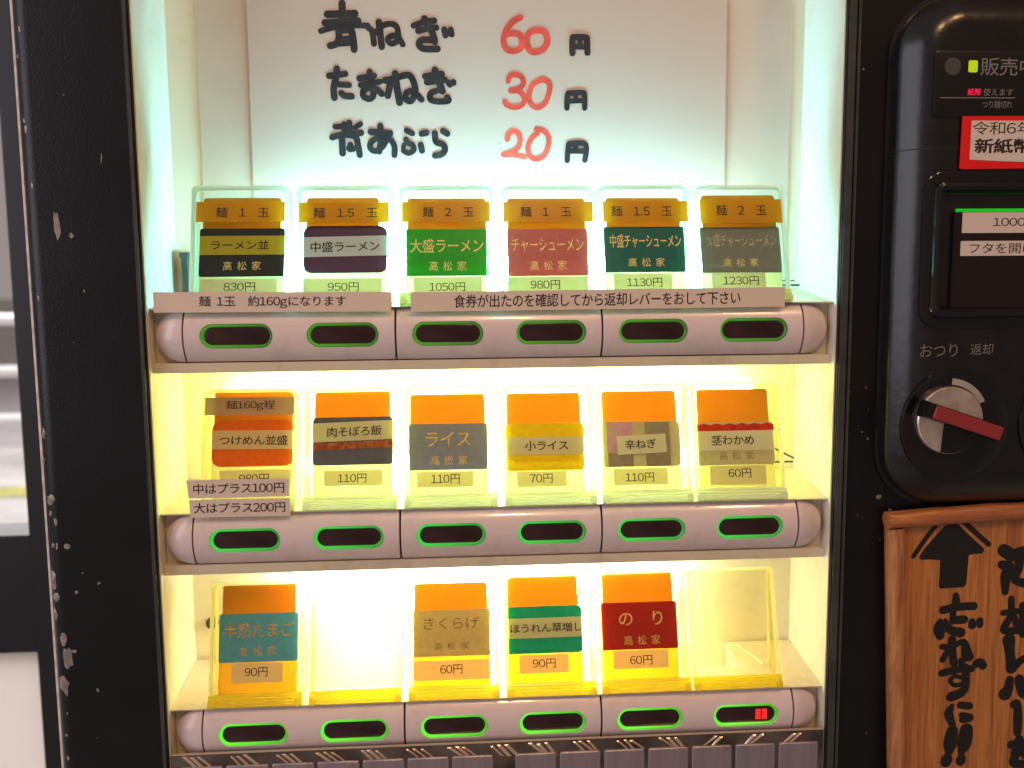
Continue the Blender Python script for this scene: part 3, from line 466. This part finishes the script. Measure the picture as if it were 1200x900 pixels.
# button bars
def barprof(n=16):
    pts = []
    a = math.asin(12.2 / 17.4)
    for k in range(n + 1):
        t = a - 2 * a * k / n
        pts.append((17.4 - 17.4 * math.cos(t), 17.4 * math.sin(t)))
    return pts  # (y, z) from top to bottom
def segment_mesh():
    b = MB(); P = barprof()
    pr = P + [(9.4, -12.2), (9.4, 12.2)]
    prev = None
    e = .35
    ls = []
    for x, k in ((-49.55, e), (-49.55 + e, 0), (49.55 - e, 0), (49.55, e)):
        ls.append([(x, y + (k if i < len(P) else 0), z * (1 - k / 12.2)) for i, (y, z) in enumerate(pr)])
    b.loops(ls, True, True)
    a = obj('bar_segment', b, 'bar_white', None, smooth=0)
    c = MB()
    for sx_ in (-25, 25):
        c.prism([(p[0] + sx_, p[1]) for p in rrect(-17.05, -5.85, 17.05, 5.85, 5.84, 10)], 1, -3, 3.4)
    cu = obj('t', c, 'bar_white', None, smooth=0)
    md = a.modifiers.new('b', 'BOOLEAN'); md.operation = 'DIFFERENCE'; md.solver = 'EXACT'; md.object = cu
    dg = bpy.context.evaluated_depsgraph_get(); dg.update()
    me = bpy.data.meshes.new_from_object(a.evaluated_get(dg)); me.name = 'bar_segment'
    bpy.data.objects.remove(a); bpy.data.objects.remove(cu)
    for p in me.polygons: p.use_smooth = True
    me.set_sharp_from_angle(angle=R(28))
    return me
SEG = segment_mesh()
def link(name, me, parent, loc):
    o = bpy.data.objects.new(name, me); COL.objects.link(o); o.parent = parent
    o.location = (Vector(loc) * MM) - rootloc(parent)
    return o
def mesh_of(name, mb, mats, smooth=30):
    o = obj(name, mb, mats, None, smooth=smooth); me = o.data; bpy.data.objects.remove(o); return me
RINGS = []
for m in ('ring_row_one', 'ring_row_two', 'ring_row_three'):
    b = MB()
    def lp(dx, y): return [(p[0], y, p[1]) for p in rrect(-16.85 + dx, -5.65 + dx, 16.85 - dx, 5.65 - dx, 5.64 - dx, 10)]
    b.loops([lp(0, 2.9), lp(0, 1.55), lp(.3, 1.2), lp(.8, 1.15), lp(1.25, 1.6), lp(1.35, 2.9)])
    RINGS.append(mesh_of('button_ring', b, m))
b = MB()
b.loops([[(p[0], 2.6, p[1]) for p in rrect(-15.45, -4.25, 15.45, 4.25, 4.2, 10)], [(p[0], 1.9, p[1]) for p in rrect(-15.4, -4.2, 15.4, 4.2, 4.15, 10)], [(p[0], 1.7, p[1]) for p in rrect(-15.0, -3.8, 15.0, 3.8, 3.7, 10)]], True, True)
WIN = mesh_of('button', b, 'window_smoke')
CAPS = []
for sgn in (-1, 1):
    b = MB(); ls = []
    P = barprof(); pr = P + [(9.4, -12.2), (9.4, 12.2)]
    for k in range(15):
        t = math.sin(math.pi / 2 * k / 14); s_ = max(.02, math.sqrt(max(0, 1 - t * t)))
        ls.append([(sgn * (150.3 + 14.6 * t), 9.4 - (9.4 - y) * s_, z * s_) for y, z in pr])
    b.loops(ls, True, True); CAPS.append(mesh_of('end_cap', b, 'bar_white', 40))
for r, c in enumerate(ROW):
    b = MB(); b.box(-150.6, 5.4, c - 10.8, 150.6, 9.3, c + 10.8)
    bar = obj('button_bar', b, 'bar_core', M, smooth=0)
    for x in (-100, 0, 100): link('bar_segment', SEG, bar, (x, 0, c))
    for me in CAPS: link('end_cap', me, bar, (0, 0, c))
    for k in range(6):
        link('button', WIN, bar, (-125 + 50 * k, 0, c)); link('button_ring', RINGS[r], bar, (-125 + 50 * k, 0, c))
c = ROW[2]
b = MB()
for dx in (6.6, 9.9):
    for dz in (-1.4, 1.4): b.box(125 + dx - 1.35, 1.5, c + dz - 1.3, 125 + dx + 1.35, 1.65, c + dz + 1.3)
obj('red_digit', b, 'red_led', bar, smooth=0)
# tread plate and metal keys under the bars
b = MB(); b.box(-165.4, -1.2, -261, 165.4, -.3, -206.9)
b.box(-165.3, -1.5, -206.88, 165.3, -.3, -206.3, 1)  # bright lip stands in for the light leaking along the plate's top edge
tp = obj('tread_plate', b, ['tread_plate', 'tread_lozenge'], M, smooth=0)
b = MB(); x = -156
while x < 160:
    sg = -1 if x < 88 else 1
    for k in range(3 if sg < 0 else 2):
        cx = x + k * 3.6; z1, z0 = -207.8 - random.uniform(0, .9), -213.6 - random.uniform(-.4, 1.6)
        w = random.uniform(.65, 1.15); h = 3.0 * random.uniform(.85, 1.2)
        xa, xb = (cx - h, cx + h) if sg > 0 else (cx + h, cx - h)
        if xb - w < -164 or xa + w > 164: continue
        b.add([(xa - w, -1.22, z0), (xa + w, -1.22, z0), (xb + w, -1.22, z1), (xb - w, -1.22, z1), (xa, -1.75, z0 + .6), (xb, -1.75, z1 - .6)],
              [(0, 1, 4), (1, 2, 5, 4), (2, 3, 5), (3, 0, 4, 5)])
    x += 21.5 + random.uniform(-1.5, 1.5)
obj('tread_pattern', b, 'tread_lozenge', tp, smooth=0)
KEY = MB()
KEY.loops([[(p[0], -1.15, p[1]) for p in rrect(-10.3, -46, 10.3, 0, .9, 3)], [(p[0], -2.1, p[1]) for p in rrect(-10.3, -46, 10.3, 0, .9, 3)], [(p[0], -2.5, p[1]) for p in rrect(-9.8, -45.5, 9.8, -.5, .7, 3)]], True, True)
KM = mesh_of('metal_key', KEY, 'key_metal')
for k in range(7): link('metal_key', KM, M, (-150.2 + 22.35 * k, 0, -213))
for k in range(7): link('metal_key', KM, M, (15.8 + 22.7 * k, 0, -213))

# control housing on the right
HPROF = [(.15, -8.8), (.6, -9.7), (1.4, -10.7), (3.0, -12.6), (5.0, -14.7), (7.0, -16.5), (9.0, -17.9), (10.8, -18.85), (12.6, -19.5), (14.4, -19.85), (16.2, -20)]
def housing_loop(d, y, x0=188.2, z0=-86.5, x1=350, z1=155.5, r=27): return [(p[0], y, p[1]) for p in rrect(x0 + d, z0 + d, x1 - d, z1 - d, max(2, r - d), 9)]
b = MB()
ls = [housing_loop(-2.2, -2.05), housing_loop(-2.2, -3.6), housing_loop(0, -3.8), housing_loop(0, -8)]
for d_, y_ in HPROF: ls.append(housing_loop(d_, y_))
b.loops(ls, False, True)
hs = obj('control_housing', b, 'housing_plastic', M, smooth=28)
b = MB()
ls = []
for z in (83.9, 84.5):
    ls.append([(188.15, -4, z)] + [(188.2 + d_ - .05, y_ - .06, z) for d_, y_ in [(0, -8)] + HPROF] + [(345, -20.1, z)])
b.loops(ls, closed=False); obj('housing_seam', b, 'bar_core', hs, smooth=0)
b = MB(); b.loops([[(p[0], -20, p[1]) for p in rrect(199.6, 98.2, 322, 127.6, 2)], [(p[0], -20.7, p[1]) for p in rrect(199.6, 98.2, 322, 127.6, 2)], [(p[0], -20.9, p[1]) for p in rrect(200.0, 98.6, 321.6, 127.2, 1.7)]], False, True)
sp = obj('status_panel', b, 'panel_smoke', hs)
b = MB(); b.prism([(208 + 3.9 * math.cos(2 * math.pi * k / 28), 120.7 + 3.9 * math.sin(2 * math.pi * k / 28)) for k in range(28)], 1, -21.0, -20.8)
obj('sensor_window', b, 'sensor_grey', hs, smooth=0)
b = MB(); b.prism(rrect(215.4, 118.0, 219.7, 123.3, .8), 1, -21.1, -20.8); obj('green_lamp', b, 'green_led', hs, smooth=0)
HY = -20.95
lettering('販売中', rq([221.3, 116.6, 247.5, 124.6]), HY, 'print_grey', hs, .0)
lettering('紙幣', rq([215.5, 107.7, 221.9, 110.8]), HY, 'red_glow_text', hs, .02)
lettering('使えます', rq([222.9, 107.6, 237.3, 110.9]), HY, 'print_grey', hs)
lettering('つり銭切れ', rq([222.8, 102.1, 237.2, 105.4]), HY, 'print_grey', hs)
b = MB(); b.box(202.4, -20.98, 106.45, 238.3, -20.85, 106.85); obj('divider_line', b, 'print_grey', hs, smooth=0)
# bill slot: raised bar frame round a smoked flap
def bl(d, y, r=9): return [(p[0], y, p[1]) for p in rrect(196.6 + d, 1.2 + d, 335 - d, 73.2 - d, max(1, r - d), 6)]
b = MB(); b.loops([bl(0, -20), bl(0, -21.2), bl(.5, -21.5), bl(3.6, -21.3), bl(4.2, -21.5), bl(5.0, -23.3), bl(6.6, -24.0), bl(8.4, -23.4), bl(9.6, -20.4), bl(10, -20.1)])
bz = obj('bill_slot_frame', b, 'housing_gloss', hs, smooth=35)
b = MB(); b.box(211.8, -21.3, 10.5, 322, -20.1, 54.8); obj('bill_flap', b, 'flap_smoke', hs, smooth=0)
b = MB(); b.box(212.6, -21.5, 54.9, 322, -20.2, 56.3); obj('green_light_strip', b, 'green_strip', hs, smooth=0)
b = MB(); b.box(211.2, -21.9, 10, 211.7, -20.1, 55); b.box(211.2, -22.0, 8.2, 322, -20.1, 9.6)
obj('flap_edge', b, 'housing_gloss', hs, smooth=0)
lettering('おつり', rq([198.4, -13.0, 216.9, -6.8]), -20.1, 'print_worn', hs)
lettering('返却', rq([223.2, -12.2, 234.3, -6.8]), -20.1, 'print_worn', hs)
# return knob in its dish
def circ(cx, cz, r, y, n=48): return [(cx + r * math.cos(2 * math.pi * k / n), y, cz + r * math.sin(2 * math.pi * k / n)) for k in range(n)]
kx, kz = 216.6, -45.8
b = MB(); b.loops([circ(kx, kz, 27.0, -20), circ(kx, kz, 26.8, -21.0), circ(kx, kz, 26.2, -21.2), circ(kx, kz, 25.4, -20.8), circ(kx, kz, 22, -20.3), circ(kx, kz, 17.5, -20.15)], False, True)
obj('knob_dish', b, 'housing_gloss', hs, smooth=40)
dx_, dz_ = 213.4, -43.2
b = MB(); b.loops([circ(dx_, dz_, 16.2, -20.2), circ(dx_, dz_, 16.2, -22.6), circ(dx_, dz_, 15.7, -23.2)], False, True)
kn = obj('return_knob', b, 'knob_metal', hs, smooth=30)
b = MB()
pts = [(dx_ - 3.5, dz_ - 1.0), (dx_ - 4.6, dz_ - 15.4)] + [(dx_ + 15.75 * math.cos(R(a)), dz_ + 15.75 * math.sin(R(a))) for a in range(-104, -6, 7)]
b.prism(pts, 1, -23.35, -23.15); obj('dark_reflection_inlay', b, 'housing_gloss', kn, smooth=0)  # black inlay stands in for the dark reflection in the curved metal
ang = math.atan2(-13.2, 39.0)
def lev(pts): return [(dx_ + .4 + x * math.cos(ang) - z * math.sin(ang), dz_ + 1.2 + x * math.sin(ang) + z * math.cos(ang)) for x, z in pts]
b = MB()
o1 = lev([(p[0], p[1]) for p in rrect(-17.5, -4.2, 22.5, 4.2, 1.5, 4)]); o2 = lev(rrect(-16.8, -3.6, 22, 3.6, 1.2, 4))
b.loops([[(p[0], -23.1, p[1]) for p in o1], [(p[0], -30, p[1]) for p in o2]], True, True)
obj('lever', b, 'housing_gloss', kn)
b = MB(); o3 = lev(rrect(-13.2, -3.2, 21.6, 3.2, .8, 4)); o4 = lev(rrect(-12.9, -2.9, 21.3, 2.9, .6, 4))
b.loops([[(p[0], -29.9, p[1]) for p in o3], [(p[0], -30.6, p[1]) for p in o3], [(p[0], -30.9, p[1]) for p in o4]], False, True)
obj('lever_inlay', b, 'lever_red', kn)
b = MB(); ls = [[], []]
for k in range(13):
    a = R(86 - k * 5)
    ls[0].append((dx_ + 17.0 * math.cos(a), -20.5, dz_ + 17.0 * math.sin(a))); ls[1].append((dx_ + 20.0 * math.cos(a), -20.5, dz_ + 20.0 * math.sin(a)))
b.loops(ls, closed=False); obj('turn_mark', b, 'arc_print', hs, smooth=0)
b = MB(); b.loops([circ(274, kz, 25.5, -20), circ(274, kz, 25.3, -21.0), circ(274, kz, 24.6, -21.2), circ(274, kz, 23.8, -20.8), circ(274, kz, 20, -20.3)], False, True)
obj('coin_dish', b, 'housing_gloss', hs, smooth=40)

# ------------------------------------------------------------------ tag holders: one built per row, then copied
TILT = (-R(16), 0, 0)
NUM = ['one', 'two', 'three']
def make_holder(r):
    n = NUM[r]; ac, ed, le = 'acrylic_row_' + n, 'acrylic_edge_row_' + n, 'ledge_row_' + n
    t = thing('tag_holder', 'x', 'tag holder', (SLOT[0], 4, ROW[r] + 14), TILT, 'clear plastic tag holders on the three shelves')
    hw = 23.2
    b = MB()
    def fl(d, y): return [(p[0], y, p[1]) for p in rrect(-hw + d, 4.6, hw - d, 60.3 - d, 2.6, 4)]
    b.loops([fl(1.0, .5), fl(1.0, -.3)], True, True); obj('front_panel', b, ac, t, local=True)
    b = MB(); b.loops([fl(0, 1.2), fl(0, -.55), fl(1.1, -.75), fl(1.7, -.2), fl(1.7, 1.6)]); obj('rim', b, ed, t, local=True, smooth=40)
    for s_ in (-1, 1):
        b = MB(); x0, x1 = sorted((s_ * hw, s_ * (hw - .9)))
        b.prism([(1.3, 1), (1.3, 59.5), (5, 59.3), (9, 56), (12, 30), (17, 1)], 0, x0, x1); obj('side_panel', b, ac, t, local=True, smooth=0)
        b = MB(); x0, x1 = sorted((s_ * (hw + .15), s_ * (hw - 1.05)))
        b.prism([(5, 59.5), (9.2, 56.2), (12.2, 30.2), (17.2, 1), (16.4, 1), (11.6, 30), (8.6, 55.7), (5, 58.7)], 0, x0, x1); obj('side_edge', b, ed, t, local=True, smooth=0)
    b = MB()
    prof = [(1.2, 5.6), (-1.2, 5.6), (-1.6, 4.6), (-1.2, 4.1), (-2.1, 3.2), (-1.7, 2.6), (-2.6, 1.8), (-2.3, 1.2), (-2.9, .3), (-2.8, -.5), (1.2, -.5)]
    b.prism(prof, 0, -hw + .2, hw - .2); obj('base_ledge', b, le, t, local=True, smooth=20)
    for s_ in (-1, 1):
        b = MB(); b.loops([[(s_ * 21.2 + 1.7 * math.cos(a), y, 1.2 + 2.1 * math.sin(a)) for a in [2 * math.pi * k / 14 for k in range(14)]] for y in (-2, -3.3, -3.6)], False, True)
        obj('foot', b, le, t, local=True)
    return t
HOLD_IN = {(0, 0): 'around the black tag with the yellow strip', (0, 1): 'around the purple tag', (0, 2): 'around the bright green tag', (0, 3): 'around the rose pink tag',
 (0, 4): 'around the dark bottle green tag', (0, 5): 'around the olive grey tag', (1, 0): 'around the orange tag above the stacked notices', (1, 1): 'around the navy tag with the red photo band',
 (1, 2): 'around the slate grey tag', (1, 3): 'around the yellow tag', (1, 4): 'around the tag with lilac photo patches', (1, 5): 'around the tag with the red zigzag edge',
 (2, 0): 'around the steel blue tag', (2, 1): 'around the blank white card', (2, 2): 'around the dull gold tag', (2, 3): 'around the teal tag', (2, 4): 'around the dark red tag',
 (2, 5): 'that stands empty at the right of the bottom shelf'}
for r in range(3):
    proto = make_holder(r)
    for k in range(6):
        h = proto if k == 0 else dup(proto)
        h.location = Vector((SLOT[k], 4, ROW[r] + 14)) * MM
        h.rotation_euler = (-R(16 + random.uniform(-.5, .5)), R(random.uniform(-.35, .35)), R(random.uniform(-.4, .4)))
        h['label'] = 'clear plastic tag holder ' + HOLD_IN[(r, k)]
# ------------------------------------------------------------------ menu tags
TAG_LABEL = ['black menu tag with a yellow title strip, priced 830 yen', 'purple menu tag with a grey title strip, priced 950 yen', 'bright green menu tag with gold lettering, priced 1050 yen',
 'rose pink menu tag with gold lettering, priced 980 yen', 'dark bottle green menu tag with gold lettering, priced 1130 yen', 'olive grey menu tag with faded gold lettering, priced 1230 yen',
 'orange round-cornered menu tag above the two stacked notice strips', 'navy menu tag with cream title strip and red food photo band', 'slate grey menu tag with gold lettering, priced 110 yen',
 'yellow menu tag with a pale title strip, priced 70 yen', 'khaki menu tag with lilac and grey photo patches under a tilted white strip', 'khaki menu tag with red zigzag edge and white strip, priced 60 yen',
 'steel blue menu tag with orange lettering, priced 90 yen', 'dull gold menu tag with faint lettering, priced 60 yen', 'teal menu tag with a pale title strip, priced 90 yen', 'dark red menu tag with gold lettering, priced 60 yen']
def rot_quad(q, deg):
    cx = sum(p[0] for p in q) / 4; cz = sum(p[1] for p in q) / 4; a = R(deg)
    return [(cx + (x - cx) * math.cos(a) - (z - cz) * math.sin(a), cz + (x - cx) * math.sin(a) + (z - cz) * math.cos(a)) for x, z in q]
def plate(name, pts, y0, y1, m, parent):
    b = MB(); b.prism(pts, 1, y0, y1); return obj(name, b, m, parent, local=True, smooth=0)
for i, (r, k, orect, crect, col, rad, strips_, texts, prect, ptext) in enumerate(TAGS):
    X = SLOT[k]; sh = lambda q: [q[0] - X, q[1], q[2] - X, q[3]]
    t = thing('menu_tag', TAG_LABEL[i], 'menu tag', (X, 4, ROW[r] + 14), TILT, 'menu tags standing in the holders')
    o_ = sh(orect); c_ = sh(crect); p_ = sh(prect)
    plate('orange_backing', rrect(o_[0], c_[1] + 4, o_[2], o_[3], 1.6), 3.0, 3.8, 'backing_orange', t)
    plate('price_backing', rrect(c_[0], 3.2, c_[2] - .3, c_[1] + 3, .6), 3.0, 3.8, 'backing_row_' + NUM[r], t)
    plate('name_card', rrect(*c_, rad), 2.3, 2.75, 'card_' + col, t)
    pt_q = sh(ptext[1])
    pr_ = plate('price_label', rrect(p_[0], max(p_[1], 3.6), p_[2], p_[3], .3), 2.3, 2.6, 'price_paper', t)
    lettering(ptext[0], rq(pt_q), 2.25, 'ink', pr_, local=True)
    holders_strip = []
    for j, (q, m, rot) in enumerate(strips_):
        q = sh(q)
        film = m.endswith('film')
        y = -1.05 if film else 2.2 - .12 * j
        if m == 'red_photo':
            pts = [(q[0], q[1]), (q[2], q[1])]
            n_ = 12
            for z_ in range(n_, -1, -1): pts.append((q[0] + (q[2] - q[0]) * z_ / n_, q[3] - (.0 if z_ % 2 else .9)))
        else: pts = rot_quad(rq(q), rot)
        nm = 'photo_patch' if 'photo' in m else 'tape_strip' if film else 'title_strip'
        s_ = plate(nm, pts, y, y + .1, m, t); holders_strip.append((q, y, s_, rot, nm))
    for (s, q, m, l) in texts:
        q = sh(q); y = 2.24; par = [c for c in kids(t) if c.name.startswith('name_card')][0]; rot = 0
        cz = (q[1] + q[3]) / 2
        for (sq, sy, so, srot, nm) in holders_strip:
            if nm != 'photo_patch' and sq[1] <= cz <= sq[3]: y = min(y, sy - .06); par = so; rot = srot
        lettering(s, rot_quad(rq(q), rot), y, m, par, bold=.008 if m == 'ink' else .0, local=True)
t = thing('blank_card', 'blank white translucent card in the second holder of the bottom shelf', 'blank card', (SLOT[1], 4, ROW[2] + 14), TILT)
plate('card_sheet', rrect(-21.3, 6, 21.3, 57, 1), 4.2, 4.6, 'blank_card', t)

# ------------------------------------------------------------------ notice strips, price sheet, sticker, wooden sign
LAB_TXT = ['pale notice strip about 160 gram noodles, at the left end of the top bar', 'long pale notice strip about the return lever, on the top bar', 'pale strip reading plus 100 yen, upper of the stacked pair', 'pale strip reading plus 200 yen, lower of the stacked pair']
for (s, q, tq), lt, yy in zip(LABELS, LAB_TXT, (-.5, -.5, -.7, -.4)):
    cx = sum(p[0] for p in q) / 4; cz = sum(p[1] for p in q) / 4
    t = thing('notice_strip', lt, 'notice strip', (cx, yy, q[2][1]), (0, 0, 0), 'printed notice strips standing on the button bars')
    b = MB(); n_ = 12; ls = [[], []]
    front = []; 
    for k in range(n_ + 1):
        u = k / n_; wv = .25 * math.sin(u * 5 + cx) * (1 if k not in (0,) else 1)
        top = (q[0][0] * (1 - u) + q[1][0] * u, q[0][1] * (1 - u) + q[1][1] * u); bot = (q[3][0] * (1 - u) + q[2][0] * u, q[3][1] * (1 - u) + q[2][1] * u)
        front.append((top, bot, wv))
    ls = [[(p[1][0], yy + .45, p[1][1]) for p in front], [(p[0][0], yy, p[0][1]) for p in front], [(p[0][0], yy + .15, p[0][1]) for p in front], [(p[1][0], yy + .6, p[1][1]) for p in front]]
    b.loops(ls, closed=False); pl_ = obj('paper', b, 'label_paper', t, smooth=30)
    zt = (q[0][1] + q[1][1]) / 2; zb = (q[2][1] + q[3][1]) / 2
    vs, fs = glyphs(s, .010); mb = MB(); pts = []
    for a, c, k in vs:
        w = ((1 - a) * (1 - c), a * (1 - c), a * c, (1 - a) * c)
        x = sum(w[i] * tq[i][0] for i in range(4)); z = sum(w[i] * tq[i][1] for i in range(4))
        pts.append((x, yy - .06 - .012 * k + .45 * (zt - z) / (zt - zb), z))
    mb.add(pts, fs); obj('lettering', mb, 'ink', pl_, smooth=0, fix=False)

t = thing('price_sheet', 'white hand-lettered price sheet on the back wall of the niche', 'price sheet', (0, 47.2, 22))
b = MB(); b.prism([(-124.5, 22), (123.2, 22), (122.6, 255), (-123.8, 255)], 1, 47.2, 47.8); ps = obj('paper', b, 'sheet_paper', t, smooth=0)
b = MB(); strokes(b, INK_BLACK, 47.05, wk=1.17); obj('black_lettering', b, 'marker_black', ps, smooth=0, fix=False)
b = MB(); strokes(b, INK_RED, 47.05, wk=1.12); obj('red_numerals', b, 'marker_red', ps, smooth=0, fix=False)

t = thing('new_bill_sticker', 'red-bordered white sticker on the black control housing', 'sticker', (213.5, -20.1, 74.6))
b = MB(); b.prism([(213.4, 98.3), (213.0, 74.7), (214.5, 74.4), (300, 75.2), (300, 98.8)], 1, -21.45, -21.0); bo = obj('border', b, 'sticker_red', t, smooth=0)
b = MB(); pts = [(217.6, 78.7)] + [(217.6 + 76 * k / 10, 78.7 - 1.2 * math.sin(math.pi * k / 10)) for k in range(1, 11)] + [(293.6, 96.3), (217.8, 96.3)]
b.prism(pts, 1, -21.6, -21.4); pa = obj('paper', b, 'sticker_white', t, smooth=0)
lettering('令和6年', rq([218.2, 90.0, 247.5, 95.9]), -21.65, 'ink', pa)
lettering('新紙幣使', rq([219.6, 81.5, 256.5, 88.3]), -21.65, 'ink', pa, bold=.028)
for (lt, q, s, tq) in (('upper pale sticker reading 1000 yen on the bill slot flap', (215.5, 45.1, 290, 54.6), '1000円', (230.3, 47.9, 252.6, 52.1)),
                   ('lower pale sticker about opening the lid on the bill slot flap', (215.2, 34.5, 290, 41.4), 'フタを開け', (219.4, 34.9 + .7, 251.0, 40.3))):
    t = thing('flap_sticker', lt, 'sticker', (q[0], -21.4, q[1]), group='stickers on the bill slot flap')
    b = MB(); b.prism(rrect(*q, .4, 2), 1, -21.6, -21.35); pa = obj('paper', b, 'sticker_white', t, smooth=0)
    lettering(s, rq(tq), -21.66, 'ink', pa)

t = thing('wooden_sign', 'brown wooden sign with black arrow and brush lettering in a bamboo-like frame', 'sign', (192, -2.1, -360))
a0 = R(2.8)
def rs(x, z): return (190.6 + x * math.cos(a0) - z * math.sin(a0), -91.0 + x * math.sin(a0) + z * math.cos(a0))
b = MB(); b.prism([rs(2, -2), rs(150, -2), rs(150, -265), rs(2, -265)][::-1], 1, -8.0, -2.15); bd = obj('board', b, 'wood_board', t, smooth=0)
def rod(name, p0, p1, m, r0):
    b = MB(); n_ = 40; pts = []; rr = []
    for k in range(n_ + 1):
        u = k / n_; x = p0[0] + (p1[0] - p0[0]) * u; z = p0[1] + (p1[1] - p0[1]) * u
        X_, Z_ = rs(x, z); q = mnoise.noise(Vector((x * .03, z * .03, r0)))
        pts.append((X_ + q * .5, -8.4 + q * .3, Z_ + .4 * q)); rr.append(r0 + .55 * mnoise.noise(Vector((x * .05 + 9, z * .05, 2))))
    b.tube(pts, rr, 18); return obj(name, b, m, t, smooth=60)
rod('frame_strip', (4.4, -8.6), (4.4, -262), 'wood_frame', 4.6)
rod('frame_strip', (.3, -4.2), (148, -4.2), 'wood_frame_top', 4.5)
b = MB(); b.prism(ARROW[::-1], 1, -8.12, -8.05); obj('arrow', b, 'sign_ink', bd, smooth=0)
b = MB(); strokes(b, SIGN_STROKES, -8.2, wk=1.26); obj('brush_lettering', b, 'sign_ink', bd, smooth=0, fix=False)

# ------------------------------------------------------------------ glass door on the left and the fence outside
t = thing('glass_door', 'black framed glass door with a pale lower panel, left of the machine', 'door', (-640, 310, -1250))
b = MB()
b.box(-368.5, 300, -1248, -322, 340, 800); b.box(-960, 300, -1248, -900, 340, 800)
b.box(-899.9, 300, -273.5, -368.6, 340, -175); b.box(-899.9, 300, 720, -368.6, 340, 800); b.box(-899.9, 300, -1248, -368.6, 340, -1150)
b.box(-899.9, 299, -178, -368.6, 299.9, -175.5)
obj('frame', b, 'door_black', t, smooth=0)
b = MB(); b.box(-899.5, 318, -174.5, -369, 322, 719.5); obj('glass_pane', b, 'glass', t, smooth=0)
b = MB(); b.box(-899.5, 316, -1149, -369, 322, -274); obj('lower_panel', b, 'door_panel', t, smooth=0)
t = thing('guard_fence', 'white three-rail pipe fence along the road outside the door', 'fence', (-3000, 6400, -1250))
for z in (-195, -580, -940):
    b = MB(); b.tube([(-9000, 6400, z), (2000, 6400, z)], 42, 12); obj('rail', b, 'rail_white', t)
for x in (-7000, -5200, -1600, 200):
    b = MB(); b.tube([(x, 6400, -1250), (x, 6400, -150)], 45, 12); obj('post', b, 'rail_white', t)
